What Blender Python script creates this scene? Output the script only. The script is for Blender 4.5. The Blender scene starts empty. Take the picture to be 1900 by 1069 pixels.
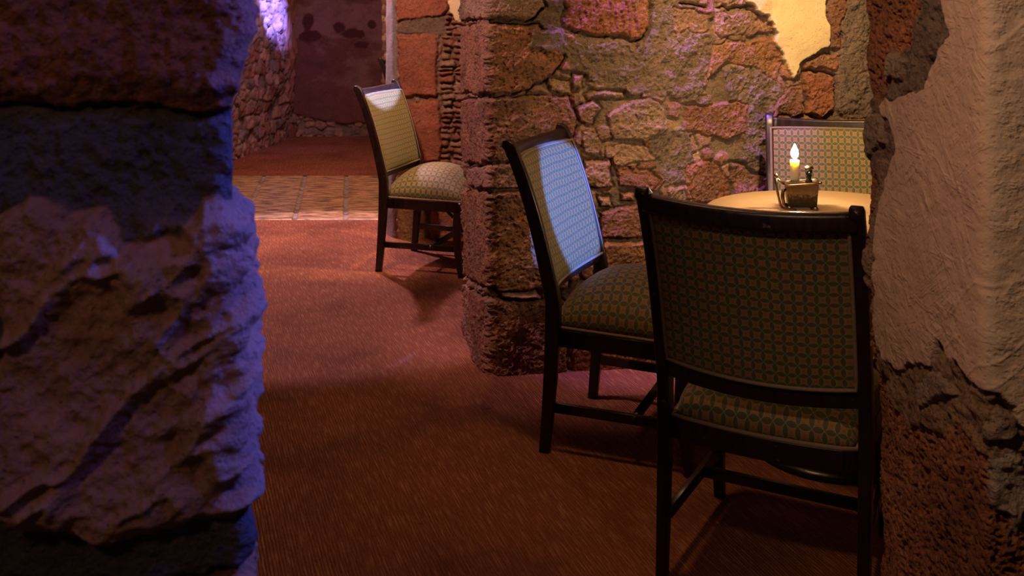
import bpy, math, random
import numpy as np
from mathutils import Vector
R = math.radians
PI = math.pi
F, H0, V0 = 1872.0, 1.3965, 9.0          # focal length in pixels, eye height, horizon row
scene = bpy.context.scene
col = scene.collection
random.seed(4)

# ---------------------------------------------------------------- helpers
def link(name, me, mat=None, parent=None):
    o = bpy.data.objects.new(name, me)
    col.objects.link(o)
    if mat: me.materials.append(mat)
    if parent: o.parent = parent
    return o
def mesh(name, verts, faces, uvs=None, smooth=True):
    me = bpy.data.meshes.new(name)
    me.from_pydata([tuple(v) for v in verts], [], faces)
    if uvs is not None:
        l = me.uv_layers.new(name='UVMap')
        for p in me.polygons:
            for li, vi in zip(p.loop_indices, p.vertices):
                l.data[li].uv = uvs[vi]
    if smooth:
        me.polygons.foreach_set('use_smooth', [True]*len(me.polygons))
    me.update()
    return me
def empty(name, loc, rz=0):
    o = bpy.data.objects.new(name, None); o.empty_display_size = .1
    o.location = loc; o.rotation_euler = (0, 0, rz); col.objects.link(o)
    return o
def tag(o, label, cat, group=None):
    o['label'] = label; o['category'] = cat
    if group: o['group'] = group
    return o
def struct(o):
    o['kind'] = 'structure'; return o

class MB:
    """collects shapes for one mesh"""
    def __init__(s): s.v = []; s.f = []
    def add(s, v, f):
        n = len(s.v); s.v += [Vector(p) for p in v]; s.f += [[i+n for i in q] for q in f]
        return s
    def sweep(s, path, sizes, side=(1, 0, 0), k=5, rr=.3, cap=True):
        """rounded rectangle (w along side, d along the other) swept along path"""
        path = [Vector(p) for p in path]; n = len(path)
        prof = []
        for q in range(4):
            for j in range(k):
                a = q*PI/2 + j/(k-1)*PI/2
                cx, cy = ((1, 1), (-1, 1), (-1, -1), (1, -1))[q]
                prof.append((cx*(1-rr)+rr*math.cos(a), cy*(1-rr)+rr*math.sin(a)))
        m = len(prof); vs = []
        for i, p in enumerate(path):
            t = (path[min(i+1, n-1)]-path[max(i-1, 0)]).normalized()
            sd = Vector(side); sd = (sd - t*sd.dot(t)).normalized(); up = t.cross(sd)
            w, d = sizes[i] if isinstance(sizes, list) else sizes
            mn = min(w, d)
            for a, b in prof:
                # keep corner radius even in both directions
                x = math.copysign(max(0, w/2-mn/2), a) + a*mn/2 if w > mn else a*w/2
                y = math.copysign(max(0, d/2-mn/2), b) + b*mn/2 if d > mn else b*d/2
                vs.append(p+sd*x+up*y)
        fs = []
        for i in range(n-1):
            for j in range(m):
                fs.append([i*m+j, i*m+(j+1) % m, (i+1)*m+(j+1) % m, (i+1)*m+j])
        if cap:
            fs.append(list(range(m))[::-1]); fs.append([(n-1)*m+j for j in range(m)])
        return s.add(vs, fs)
    def tube(s, path, r, k=8, closed=False):
        path = [Vector(p) for p in path]; n = len(path); vs = []; up = None
        for i, p in enumerate(path):
            if closed: t = (path[(i+1) % n]-path[i-1]).normalized()
            else: t = (path[min(i+1, n-1)]-path[max(i-1, 0)]).normalized()
            if up is None:
                up = Vector((0, 0, 1)) if abs(t.z) < .9 else Vector((1, 0, 0))
            up = (up - t*up.dot(t)).normalized(); b = t.cross(up)
            rad = r[i] if isinstance(r, (list, tuple)) else r
            for j in range(k):
                a = 2*PI*j/k; vs.append(p+(up*math.cos(a)+b*math.sin(a))*rad)
        fs = []
        for i in range(n if closed else n-1):
            i2 = (i+1) % n
            for j in range(k):
                fs.append([i*k+j, i*k+(j+1) % k, i2*k+(j+1) % k, i2*k+j])
        if not closed:
            fs.append(list(range(k))[::-1]); fs.append([(n-1)*k+j for j in range(k)])
        return s.add(vs, fs)
    def lathe(s, prof, c=(0, 0, 0), k=48, sx=1, sy=1):
        vs = []; n = len(prof)
        for r, z in prof:
            for j in range(k):
                a = 2*PI*j/k
                vs.append((c[0]+r*sx*math.cos(a), c[1]+r*sy*math.sin(a), c[2]+z))
        fs = []
        for i in range(n-1):
            for j in range(k):
                fs.append([i*k+j, i*k+(j+1) % k, (i+1)*k+(j+1) % k, (i+1)*k+j])
        fs.append(list(range(k))[::-1]); fs.append([(n-1)*k+j for j in range(k)])
        return s.add(vs, fs)
    def build(s, name, mat, parent=None, smooth=True, bevel=0):
        o = link(name, mesh(name, s.v, s.f, smooth=smooth), mat, parent)
        if bevel:
            b = o.modifiers.new('bevel', 'BEVEL'); b.width = bevel; b.segments = 3; b.limit_method = 'ANGLE'
        return o

# ---------------------------------------------------------------- node helper
class NT:
    def __init__(s, name):
        s.m = bpy.data.materials.new(name); s.m.use_nodes = True
        s.t = s.m.node_tree; s.b = s.t.nodes['Principled BSDF']; s.out = s.t.nodes['Material Output']
    def n(s, typ, **kw):
        nd = s.t.nodes.new(typ)
        ins = kw.pop('ins', {})
        for k, v in kw.items(): setattr(nd, k, v)
        for k, v in ins.items(): s.set(nd.inputs[k], v)
        return nd
    def set(s, sock, v):
        if isinstance(v, bpy.types.NodeSocket): s.t.links.new(v, sock)
        elif isinstance(v, (tuple, list)) and sock.type == 'RGBA': sock.default_value = tuple(v)+((1,) if len(v) == 3 else ())
        else: sock.default_value = v
    def math(s, op, a, b=0., c=None):
        nd = s.n('ShaderNodeMath', operation=op)
        s.set(nd.inputs[0], a); s.set(nd.inputs[1], b)
        if c is not None: s.set(nd.inputs[2], c)
        return nd.outputs[0]
    def noise(s, vec, scale, detail=4, rough=.55, dist=0):
        nd = s.n('ShaderNodeTexNoise', ins={'Scale': scale, 'Detail': detail, 'Roughness': rough, 'Distortion': dist})
        if vec is not None: s.t.links.new(vec, nd.inputs['Vector'])
        return nd.outputs['Fac']
    def ramp(s, fac, stops):
        nd = s.n('ShaderNodeValToRGB'); s.set(nd.inputs[0], fac)
        el = nd.color_ramp.elements
        while len(el) < len(stops): el.new(.5)
        for e, (p, c) in zip(el, stops):
            e.position = p; e.color = tuple(c)+((1,) if len(c) == 3 else ())
        return nd.outputs[0]
    def mix(s, fac, a, b, mode='MIX'):
        nd = s.n('ShaderNodeMix', data_type='RGBA', blend_type=mode)
        s.set(nd.inputs[0], fac); s.set(nd.inputs[6], a); s.set(nd.inputs[7], b)
        return nd.outputs[2]
    def bump(s, h, strength=.5, dist=.01, prev=None):
        nd = s.n('ShaderNodeBump', ins={'Height': h, 'Strength': strength, 'Distance': dist})
        if prev is not None: s.t.links.new(prev, nd.inputs['Normal'])
        return nd.outputs[0]
    def fin(s, color=None, rough=None, normal=None, metal=None, spec=None):
        if color is not None: s.set(s.b.inputs['Base Color'], color)
        if rough is not None: s.set(s.b.inputs['Roughness'], rough)
        if normal is not None: s.set(s.b.inputs['Normal'], normal)
        if metal is not None: s.set(s.b.inputs['Metallic'], metal)
        if spec is not None: s.set(s.b.inputs['Specular IOR Level'], spec)
        return s.m

def obj_co(t): return t.n('ShaderNodeTexCoord').outputs['Object']

# dark lacquered wood
t = NT('dark_wood'); co = obj_co(t)
mp = t.n('ShaderNodeMapping', ins={'Scale': (14, 14, 2.2)}); t.t.links.new(co, mp.inputs[0])
g = t.noise(mp.outputs[0], 5, 6, .6)
c = t.ramp(g, [(.3, (.010, .0045, .004)), (.7, (.026, .010, .008))])
ch = t.noise(co, 55, 3, .5)
c = t.mix(t.ramp(ch, [(.70, (0, 0, 0)), (.74, (1, 1, 1))]), c, (.10, .06, .045))
M_WOOD = t.fin(c, t.ramp(g, [(.3, (.28,)*3), (.7, (.42,)*3)]), t.bump(g, .15, .002), spec=.5)

# upholstery: interlocking circles
t = NT('circle_pattern_fabric')
uv = t.n('ShaderNodeUVMap', uv_map='UVMap').outputs[0]
nz = t.n('ShaderNodeTexNoise', ins={'Scale': .35, 'Detail': 2.}); t.t.links.new(uv, nz.inputs['Vector'])
wrp = t.n('ShaderNodeVectorMath', operation='MULTIPLY_ADD')
t.t.links.new(nz.outputs['Color'], wrp.inputs[0]); wrp.inputs[1].default_value = (.35, .35, 0); t.t.links.new(uv, wrp.inputs[2])
sx = t.n('ShaderNodeSeparateXYZ'); t.t.links.new(wrp.outputs[0], sx.inputs[0])
def fold(x):
    f = t.math('FRACT', x); return t.math('MINIMUM', f, t.math('SUBTRACT', 1., f))
qx, qy = fold(sx.outputs[0]), fold(sx.outputs[1])
def dist(a, b): return t.math('SQRT', t.math('ADD', t.math('MULTIPLY', a, a), t.math('MULTIPLY', b, b)))
e1 = t.math('SUBTRACT', dist(t.math('SUBTRACT', .9145, qx), qy), .6495)
e2 = t.math('SUBTRACT', dist(qx, t.math('SUBTRACT', .9145, qy)), .6495)
e = t.math('MINIMUM', e1, e2)
petal = t.math('LESS_THAN', e, 0.)
near = t.math('MINIMUM', t.math('ABSOLUTE', e1), t.math('ABSOLUTE', e2))
line = t.math('LESS_THAN', near, .021)
wv = t.noise(uv, 9, 2, .6)
star = t.ramp(dist(qx, qy), [(.0, (.20, .08, .03)), (.06, (.25, .11, .04)), (.12, (.31, .165, .055)), (.4, (.30, .165, .055))])
pet = t.mix(wv, (.068, .070, .028), (.102, .104, .044))
c = t.mix(petal, star, pet)
c = t.mix(line, c, (.27, .245, .13))
weave = t.noise(uv, 60, 2, .5)
c = t.mix(t.math('MULTIPLY', weave, .35), c, (.05, .04, .02))
M_FAB = t.fin(c, .62, t.bump(t.math('ADD', t.math('MULTIPLY', e, .5), t.math('MULTIPLY', weave, .25)), .35, .0012), spec=.3)
M_FAB.node_tree.nodes['Principled BSDF'].inputs['Sheen Weight'].default_value = .25
M_FAB.node_tree.nodes['Principled BSDF'].inputs['Sheen Tint'].default_value = (.8, .75, .55, 1)

def simple(name, colr, rough, metal=0, nscale=40, var=.25, bump=.1, bd=.002):
    t = NT(name); co = obj_co(t); n = t.noise(co, nscale, 5, .6)
    d = tuple(x*(1-var) for x in colr); l = tuple(min(1, x*(1+var)) for x in colr)
    return t.fin(t.mix(n, d, l), rough, t.bump(n, bump, bd), metal)
M_TRIM = simple('braid_trim', (.22, .15, .10), .7, nscale=220, var=.4, bump=.5)
M_IRON = simple('black_iron', (.018, .018, .018), .28, nscale=30, bump=.3, bd=.004)
M_BRASS = simple('tarnished_metal', (.30, .22, .13), .33, 1, 90, .5, .4, .002)
M_WICK = simple('wick', (.02, .015, .01), .9)
M_CHAR = simple('dark_cast_metal', (.03, .026, .022), .35, 0, 60, .5, .5, .002)

t = NT('table_veneer'); co = obj_co(t)
mp = t.n('ShaderNodeMapping', ins={'Scale': (2, 22, 2), 'Rotation': (0, 0, R(20))}); t.t.links.new(co, mp.inputs[0])
g = t.noise(mp.outputs[0], 6, 6, .6, .4)
M_TABLE = t.fin(t.ramp(g, [(.3, (.62, .39, .18)), (.7, (.76, .53, .28))]), .33, t.bump(g, .05, .001))

t = NT('old_metal_box'); co = obj_co(t)
sz = t.n('ShaderNodeSeparateXYZ'); t.t.links.new(co, sz.inputs[0])
n1 = t.noise(co, 90, 5, .7)
k = t.math('ADD', t.math('MULTIPLY', sz.outputs[2], 10.), t.math('MULTIPLY', n1, .8))
c = t.ramp(k, [(.66, (.014, .011, .009)), (.82, (.05, .032, .02)), (.95, (.24, .17, .10)), (1., (.17, .10, .06))])
M_BOX = t.fin(c, t.ramp(k, [(.6, (.3,)*3), (1, (.5,)*3)]), t.bump(n1, .8, .003), .25)

t = NT('candle_wax')
M_WAX = t.fin((.95, .91, .84), .45)
b = t.b; b.inputs['Subsurface Weight'].default_value = .35; b.inputs['Subsurface Radius'].default_value = (.05, .03, .012); b.inputs['Subsurface Scale'].default_value = .5
t = NT('flame'); co = obj_co(t)
em = t.n('ShaderNodeEmission', ins={'Strength': 1000.}); em.inputs[0].default_value = (1, .72, .46, 1)
t.t.links.new(em.outputs[0], t.out.inputs['Surface']); M_FLAME = t.m

# stone, mortar and plaster: albedo and pitting come from what each patch of the wall is made of
def stone_material(name, scale=1., warm=1.):
    t = NT(name)
    a = t.n('ShaderNodeAttribute', attribute_name='tint').outputs['Color']
    p = t.n('ShaderNodeAttribute', attribute_name='pit').outputs['Fac']
    pos = t.n('ShaderNodeTexCoord').outputs['Object']
    n1 = t.noise(pos, 9*scale, 6, .65, .3)
    n2 = t.noise(pos, 70*scale, 6, .72)
    n3 = t.noise(pos, 240*scale, 3, .6)
    vo = t.n('ShaderNodeTexVoronoi', ins={'Scale': 95.*scale, 'Randomness': 1.}); t.t.links.new(pos, vo.inputs['Vector'])
    hole = t.ramp(t.math('ADD', vo.outputs['Distance'], t.math('MULTIPLY', n2, .35)), [(.30, (0, 0, 0)), (.46, (1, 1, 1))])
    var = t.ramp(n1, [(.3, (.68, .64, .62)), (.5, (1., 1, 1)), (.72, (1.22, 1.16, 1.08))])
    v2 = t.ramp(n2, [(.32, (.55, .5, .48)), (.5, (1., 1, 1)), (.72, (1.35, 1.3, 1.25))])
    c = t.mix(1., a, t.mix(t.math('ADD', .25, t.math('MULTIPLY', p, .75)), (1, 1, 1), var), 'MULTIPLY')
    c = t.mix(1., c, t.mix(t.math('MULTIPLY', p, .9), (1, 1, 1), v2), 'MULTIPLY')
    h = t.math('ADD', t.math('MULTIPLY', n2, 1.2), t.math('MULTIPLY', n3, .6))
    h = t.math('ADD', h, t.math('MULTIPLY', hole, .5))
    h = t.math('MULTIPLY', h, t.math('ADD', .16, p))
    if warm > 1:      # brushed and trowelled plaster: strokes both ways
        for rot, sc_ in ((40, (30, 70, 8)), (-55, (30, 60, 9)), (85, (30, 50, 6))):
            m1 = t.n('ShaderNodeMapping', ins={'Rotation': (R(rot), 0, 0)}); t.t.links.new(pos, m1.inputs[0])
            m2 = t.n('ShaderNodeMapping', ins={'Scale': sc_}); t.t.links.new(m1.outputs[0], m2.inputs[0])
            st_ = t.ramp(t.noise(m2.outputs[0], 1., 3, .6), [(.52, (0, 0, 0)), (.60, (1, 1, 1)), (.66, (.2, .2, .2))])
            pt_ = t.ramp(t.noise(pos, 11+rot*.03, 2, .5), [(.48, (0, 0, 0)), (.56, (1, 1, 1))])
            h = t.math('ADD', h, t.math('MULTIPLY', t.math('MULTIPLY', st_, pt_), t.math('MULTIPLY', t.math('SUBTRACT', 1., p), .085)))
    return t.fin(c, t.math('SUBTRACT', .78, t.math('MULTIPLY', p, .08)), t.bump(h, 1., .009/scale**.5), spec=.35)
M_STONE = stone_material('old_stone')
M_PIER = stone_material('pier_stone', .8, 2.)

t = NT('ribbed_carpet'); co = t.n('ShaderNodeTexCoord').outputs['Object']
mp = t.n('ShaderNodeMapping', ins={'Rotation': (0, 0, R(-19))}); t.t.links.new(co, mp.inputs[0])
w = t.n('ShaderNodeTexWave', wave_type='BANDS', bands_direction='X', ins={'Scale': 36., 'Distortion': .35, 'Detail': 2., 'Detail Scale': 6.}); t.t.links.new(mp.outputs[0], w.inputs[0])
mp2 = t.n('ShaderNodeMapping', ins={'Scale': (250, 11, 1)}); t.t.links.new(mp.outputs[0], mp2.inputs[0])
th = t.noise(mp2.outputs[0], 1., 3, .6)
mp3 = t.n('ShaderNodeMapping', ins={'Scale': (210, 100, 1)}); t.t.links.new(mp.outputs[0], mp3.inputs[0])
tw = t.noise(mp3.outputs[0], 1., 2, .6)
big = t.noise(co, 2.3, 5, .6)
c = t.mix(t.ramp(tw, [(.3, (0, 0, 0)), (.7, (1, 1, 1))]), (.15, .042, .024), (.25, .080, .044))
c = t.mix(t.math('MULTIPLY', w.outputs['Fac'], .35), c, (.32, .12, .06))
thr = t.ramp(th, [(.50, (0, 0, 0)), (.66, (1, 1, 1))])
c = t.mix(t.math('MULTIPLY', thr, .55), c, (.55, .27, .13))
st = t.ramp(big, [(.35, (.72, .70, .70)), (.5, (1, 1, 1)), (.7, (1.12, 1.1, 1.1))])
c = t.mix(1., c, st, 'MULTIPLY')
spot = t.ramp(t.noise(co, 9, 4, .6), [(.69, (1, 1, 1)), (.75, (.55, .5, .5))])
c = t.mix(1., c, spot, 'MULTIPLY')
h = t.math('ADD', t.math('MULTIPLY', w.outputs['Fac'], 1.), tw)
M_CARPET = t.fin(c, .92, t.bump(h, .6, .003), spec=.15)

t = NT('terracotta_slabs'); co = t.n('ShaderNodeTexCoord').outputs['Object']
att = t.n('ShaderNodeAttribute', attribute_name='tint').outputs['Color']
mp = t.n('ShaderNodeMapping', ins={'Scale': (2.6, 10, 1)}); t.t.links.new(co, mp.inputs[0])
n1 = t.noise(mp.outputs[0], 3, 6, .7)
c = t.mix(1., att, t.ramp(n1, [(.38, (.22, .21, .2)), (.48, (.8, .78, .72)), (.58, (1.6, 1.5, 1.3))]), 'MULTIPLY')
M_TILE = t.fin(c, .38, t.bump(n1, .4, .004), spec=.4)

t = NT('plain_ceiling'); n1 = t.noise(obj_co(t), 5, 5, .6)
M_CEIL = t.fin(t.mix(n1, (.22, .15, .10), (.32, .23, .16)), .9, t.bump(n1, .4, .01))

# ---------------------------------------------------------------- relief walls
rng = np.random.default_rng(7)
_perm = rng.random((256, 256)).astype(np.float32)
def vnoise(x, y):
    xi = np.floor(x).astype(int); yi = np.floor(y).astype(int)
    fx = x-xi; fy = y-yi; fx = fx*fx*fx*(fx*(fx*6-15)+10); fy = fy*fy*fy*(fy*(fy*6-15)+10)
    g = lambda a, b: _perm[(a) % 256, (b) % 256]
    return (g(xi, yi)*(1-fx)+g(xi+1, yi)*fx)*(1-fy)+(g(xi, yi+1)*(1-fx)+g(xi+1, yi+1)*fx)*fy
def fbm(x, y, f, o=4, g=.55, off=0):
    a = 1.; s = 0.; tot = 0.
    for i in range(o):
        s = s+a*(vnoise(x*f+off+i*17.3, y*f+off*1.7+i*9.1)-.5); tot += a; a *= g; f *= 2.03
    return s/tot*2
_jx = rng.random((64, 64)); _jy = rng.random((64, 64)); _jr = rng.random((64, 64)); _js = rng.random((64, 64))
def worley(x, y, off=0):
    """returns distance to nearest, second nearest, random id of the cell"""
    xi = np.floor(x).astype(int); yi = np.floor(y).astype(int)
    d1 = np.full(x.shape, 9.); d2 = np.full(x.shape, 9.); r = np.zeros(x.shape); r2 = np.zeros(x.shape)
    for a in (-1, 0, 1):
        for b in (-1, 0, 1):
            i = (xi+a+off) % 64; j = (yi+b+off*3) % 64
            dx = xi+a+.15+.7*_jx[i, j]-x; dy = yi+b+.15+.7*_jy[i, j]-y
            d = np.sqrt(dx*dx+dy*dy)
            m = d < d1
            d2 = np.where(m, d1, np.minimum(d2, d)); r = np.where(m, _jr[i, j], r); r2 = np.where(m, _js[i, j], r2); d1 = np.where(m, d, d1)
    return d1, d2, r, r2
def sstep(a, b, x):
    t = np.clip((x-a)/(b-a), 0, 1); return t*t*(3-2*t)
def sdf_poly(px, py, P):
    """negative inside"""
    n = len(P); d = np.full(px.shape, 1e9); s = np.ones(px.shape)
    for i in range(n):
        ax, ay = P[i]; bx, by = P[i-1]
        ex, ey = bx-ax, by-ay; wx, wy = px-ax, py-ay
        q = np.clip((wx*ex+wy*ey)/(ex*ex+ey*ey+1e-12), 0, 1)
        d = np.minimum(d, (wx-ex*q)**2+(wy-ey*q)**2)
        c1 = py >= ay; c2 = py < by; c3 = ex*wy > ey*wx
        s = np.where((c1 & c2 & c3) | (~c1 & ~c2 & ~c3), -s, s)
    return s*np.sqrt(d)

class Plan:
    """plan outline of a wall; the visible side is on the left of the walking direction reversed (normal = (dy,-dx))"""
    def __init__(s, pts, smooth=.03):
        s.p = [Vector(q) for q in pts]; s.L = [0]
        for a, b in zip(s.p, s.p[1:]): s.L.append(s.L[-1]+(b-a).length)
        s.len = s.L[-1]
        n = int(s.len/.005)+1; ss = np.linspace(0, s.len, n)
        X = np.interp(ss, s.L, [q.x for q in s.p]); Y = np.interp(ss, s.L, [q.y for q in s.p])
        k = max(1, int(smooth/.005)); ker = np.hanning(2*k+3); ker /= ker.sum(); m = k+1
        Xp = np.pad(X, m, mode='reflect', reflect_type='odd'); Yp = np.pad(Y, m, mode='reflect', reflect_type='odd')
        s.ss = ss; s.X = np.convolve(Xp, ker, 'valid'); s.Y = np.convolve(Yp, ker, 'valid')
        dx = np.gradient(s.X, ss); dy = np.gradient(s.Y, ss); l = np.hypot(dx, dy)
        s.NX = dy/l; s.NY = -dx/l
    def at(s, q):
        i = lambda A: np.interp(q, s.ss, A)
        return i(s.X), i(s.Y), i(s.NX), i(s.NY)
    def px(s, u, v, seg=None):
        """pixel of the photograph -> (distance along wall, height)"""
        k = (u-950)/F; best = None
        for i, (a, b) in enumerate(zip(s.p, s.p[1:])):
            if seg is not None and i not in (seg if isinstance(seg, (tuple, list)) else (seg,)): continue
            # a.x + t dx = k (a.y + t dy)
            dx, dy = b.x-a.x, b.y-a.y; den = dx-k*dy
            if abs(den) < 1e-9: continue
            t_ = (k*a.y-a.x)/den
            c_ = min(max(t_, 0), 1); err = abs(t_-c_)*math.hypot(dx, dy)
            if err < .0005: err = 0
            d = a.y+c_*dy
            if d > .2 and (best is None or (err, d) < (best[0], best[1])):
                best = (err, d, s.L[i]+c_*(s.L[i+1]-s.L[i]))
        _, d, q = best
        return q, H0-(v-V0)*d/F

def relief(name, plan, zs, step, fields, mat, s_range=None):
    s0, s1 = s_range or (0, plan.len)
    S = np.linspace(s0, s1, int((s1-s0)/step)+1)
    Z = np.array(zs)
    SS, ZZ = np.meshgrid(S, Z)
    hgt, colr, pit = fields(SS, ZZ)
    x, y, nx, ny = plan.at(SS.ravel()); h = hgt.ravel()
    co = np.stack([x+nx*h, y+ny*h, ZZ.ravel()], 1).astype(np.float32)
    n, m = len(Z), len(S)
    idx = np.arange(n*m).reshape(n, m)
    q = np.stack([idx[:-1, :-1], idx[:-1, 1:], idx[1:, 1:], idx[1:, :-1]], -1).reshape(-1, 4).astype(np.int32)
    me = bpy.data.meshes.new(name)
    me.vertices.add(len(co)); me.vertices.foreach_set('co', co.ravel())
    me.loops.add(q.size); me.loops.foreach_set('vertex_index', q.ravel())
    me.polygons.add(len(q)); me.polygons.foreach_set('loop_start', np.arange(0, q.size, 4, dtype=np.int32))
    me.polygons.foreach_set('loop_total', np.full(len(q), 4, dtype=np.int32))
    me.polygons.foreach_set('use_smooth', np.ones(len(q), dtype=bool))
    me.update(calc_edges=True)
    a = me.color_attributes.new('tint', 'FLOAT_COLOR', 'POINT')
    c4 = np.ones((n*m, 4), np.float32); c4[:, :3] = colr.reshape(-1, 3); a.data.foreach_set('color', c4.ravel())
    a = me.attributes.new('pit', 'FLOAT', 'POINT'); a.data.foreach_set('value', pit.ravel().astype(np.float32))
    return struct(link(name, me, mat))
def rows(z0, z1, z2, step):
    a = list(np.arange(z0, z1, step)); b = list(np.arange(z1, z2, step*6))+[z2]
    return a+b
def rows3(z0, za, zb, z2, step):
    return list(np.arange(z0, za, step*4))+list(np.arange(za, zb, step))+list(np.arange(zb, z2, step*5))+[z2]

RED = (.40, .155, .085); ORG = (.42, .20, .105); TAN = (.42, .265, .165); PNK = (.44, .25, .18); BRN = (.32, .145, .085)
MOR = (.235, .165, .115); GRY = (.25, .185, .145); CRM = (.86, .69, .40); DRK = (.11, .07, .05)

class Lay:
    """height, colour and pitting of a wall, built up layer by layer"""
    def __init__(s, S, Z, plan, seed=0, mortar=MOR, rubble=.11, cover=.45, tones=(TAN, PNK, BRN, ORG), rough=.006):
        s.S, s.Z, s.plan, s.seed = S, Z, plan, seed
        s.wx = S+.016*fbm(S, Z, 9, 3, off=seed)+.009*fbm(S, Z, 24, 3, .6, off=seed+7)+.004*fbm(S, Z, 45, 2, off=seed+5)
        s.wz = Z+.016*fbm(S, Z, 9, 3, off=seed+31)+.009*fbm(S, Z, 24, 3, .6, off=seed+37)+.004*fbm(S, Z, 45, 2, off=seed+35)
        s.mo = rough*fbm(S, Z, 16, 5, .6, off=seed+60)+rough*.5*fbm(S, Z, 80, 3, .6, off=seed+63)
        s.h = s.mo.copy(); s.c = np.empty(S.shape+(3,)); s.c[:] = mortar; s.pit = np.full(S.shape, .55)
        if rubble:
            d1, d2, r, r2 = worley(s.wx/rubble, s.wz/(rubble*.8), seed)
            m = sstep(.04, .20, d2-d1)*(r < cover)
            s.h += m*(.008+.018*r2*(1-np.clip(d1, 0, 1)**2)); T = np.array(tones)
            k = (r2*len(T)*.999).astype(int)
            s.c = s.c*(1-m[..., None])+T[k]*(.8+.4*r[..., None])*m[..., None]
        s.grout()
    def grout(s):
        v = fbm(s.S, s.Z, 5, 3, off=s.seed+70)[..., None]
        s.c = s.c*(1+.35*v)
    def finish(s, tone=(.30, .20, .135), amt=.45, pits=.003):
        """dust and lime weathered over everything rough, and open pores in the pitted stone"""
        m = (sstep(.0, .55, fbm(s.S, s.Z, 7, 5, .65, off=s.seed+120)+.15)*amt*sstep(.15, .4, s.pit))[..., None]
        s.c = s.c*(1-m)+np.array(tone)*m
        for sc_, o_ in ((.013, 3), (.022, 9)):
            d1, d2, r_, r2_ = worley(s.wx/sc_+fbm(s.S, s.Z, 50, 2, off=o_)*.5, s.wz/(sc_*.75)+fbm(s.S, s.Z, 50, 2, off=o_+4)*.5, o_+s.seed)
            s.h -= pits*sstep(.42, .12, d1)*(r_ > .4)*sstep(.5, .95, s.pit)
    def stone(s, P, tint, h=.022, pit=.75, bev=.016, px=None, bump=.006, gap=None):
        if gap is None: gap = random.random() < .45
        P = [s.plan.px(u, v, px) for u, v in P] if px != 'raw' else P
        xs = [p[0] for p in P]; zs = [p[1] for p in P]; mg = .05
        m = (s.S > min(xs)-mg) & (s.S < max(xs)+mg) & (s.Z > min(zs)-mg) & (s.Z < max(zs)+mg)
        if not m.any(): return
        X, Y = s.wx[m], s.wz[m]
        d = -sdf_poly(X, Y, P)
        a = sstep(-.001, bev, d); off = sum(xs)*3.1+s.seed
        body = h*a+bump*fbm(s.S[m], s.Z[m], 14, 4, .6, off=off)*a+bump*.35*fbm(s.S[m], s.Z[m], 90, 2, off=off)*a
        k = sstep(-.001, .004, d)
        hh = s.mo[m]+body
        if gap: hh = hh-.012*sstep(-.016, -.002, d)*(1-k)
        w = sstep(-.018, 0, d) if gap else k
        s.h[m] = s.h[m]*(1-w)+hh*w
        v = (1+.22*fbm(s.S[m], s.Z[m], 11, 4, .6, off=off+3))[:, None]
        s.c[m] = s.c[m]*(1-k[:, None])+np.array(tint)*v*k[:, None]
        if gap:
            g = (sstep(-.009, -.001, d)*(1-k))[:, None]; s.c[m] = s.c[m]*(1-.35*g)
        s.pit[m] = s.pit[m]*(1-k)+pit*k
    def box(s, u0, v0, u1, v1, tint, **kw):
        s.stone([(u0, v0), (u1, v0), (u1, v1), (u0, v1)], tint, **kw)
    def patch(s, P, tint, h=.01, pit=.1, px=None, edge=.003, warp=1., amp=.0015, f=7):
        """plaster or mortar skin lying over what is beneath"""
        P = [s.plan.px(u, v, px) for u, v in P] if px != 'raw' else P
        wx = s.S+(s.wx-s.S)*warp+.006*fbm(s.S, s.Z, 30, 3, .7, off=s.seed+90)*warp
        wz = s.Z+(s.wz-s.Z)*warp+.006*fbm(s.S, s.Z, 30, 3, .7, off=s.seed+95)*warp
        xs = [p[0] for p in P]; zs = [p[1] for p in P]; mg = .05
        m = (s.S > min(xs)-mg) & (s.S < max(xs)+mg) & (s.Z > min(zs)-mg) & (s.Z < max(zs)+mg)
        if not m.any(): return
        d = -sdf_poly(wx[m], wz[m], P); k = sstep(-edge, edge, d)
        s.h[m] = s.h[m]*(1-k)+(h+amp*fbm(s.S[m], s.Z[m], f, 3, .5, off=s.seed+99)+amp*.5*fbm(s.S[m], s.Z[m]*1., 60, 2, off=3))*k
        v = (1+.05*fbm(s.S[m], s.Z[m], 6, 3, off=s.seed+44))[:, None]
        s.c[m] = s.c[m]*(1-k[:, None])+np.array(tint)*v*k[:, None]
        s.pit[m] = s.pit[m]*(1-k)+pit*k
    def out(s): return s.h, np.clip(s.c, .004, .95), np.clip(s.pit, 0, 1)

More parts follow.
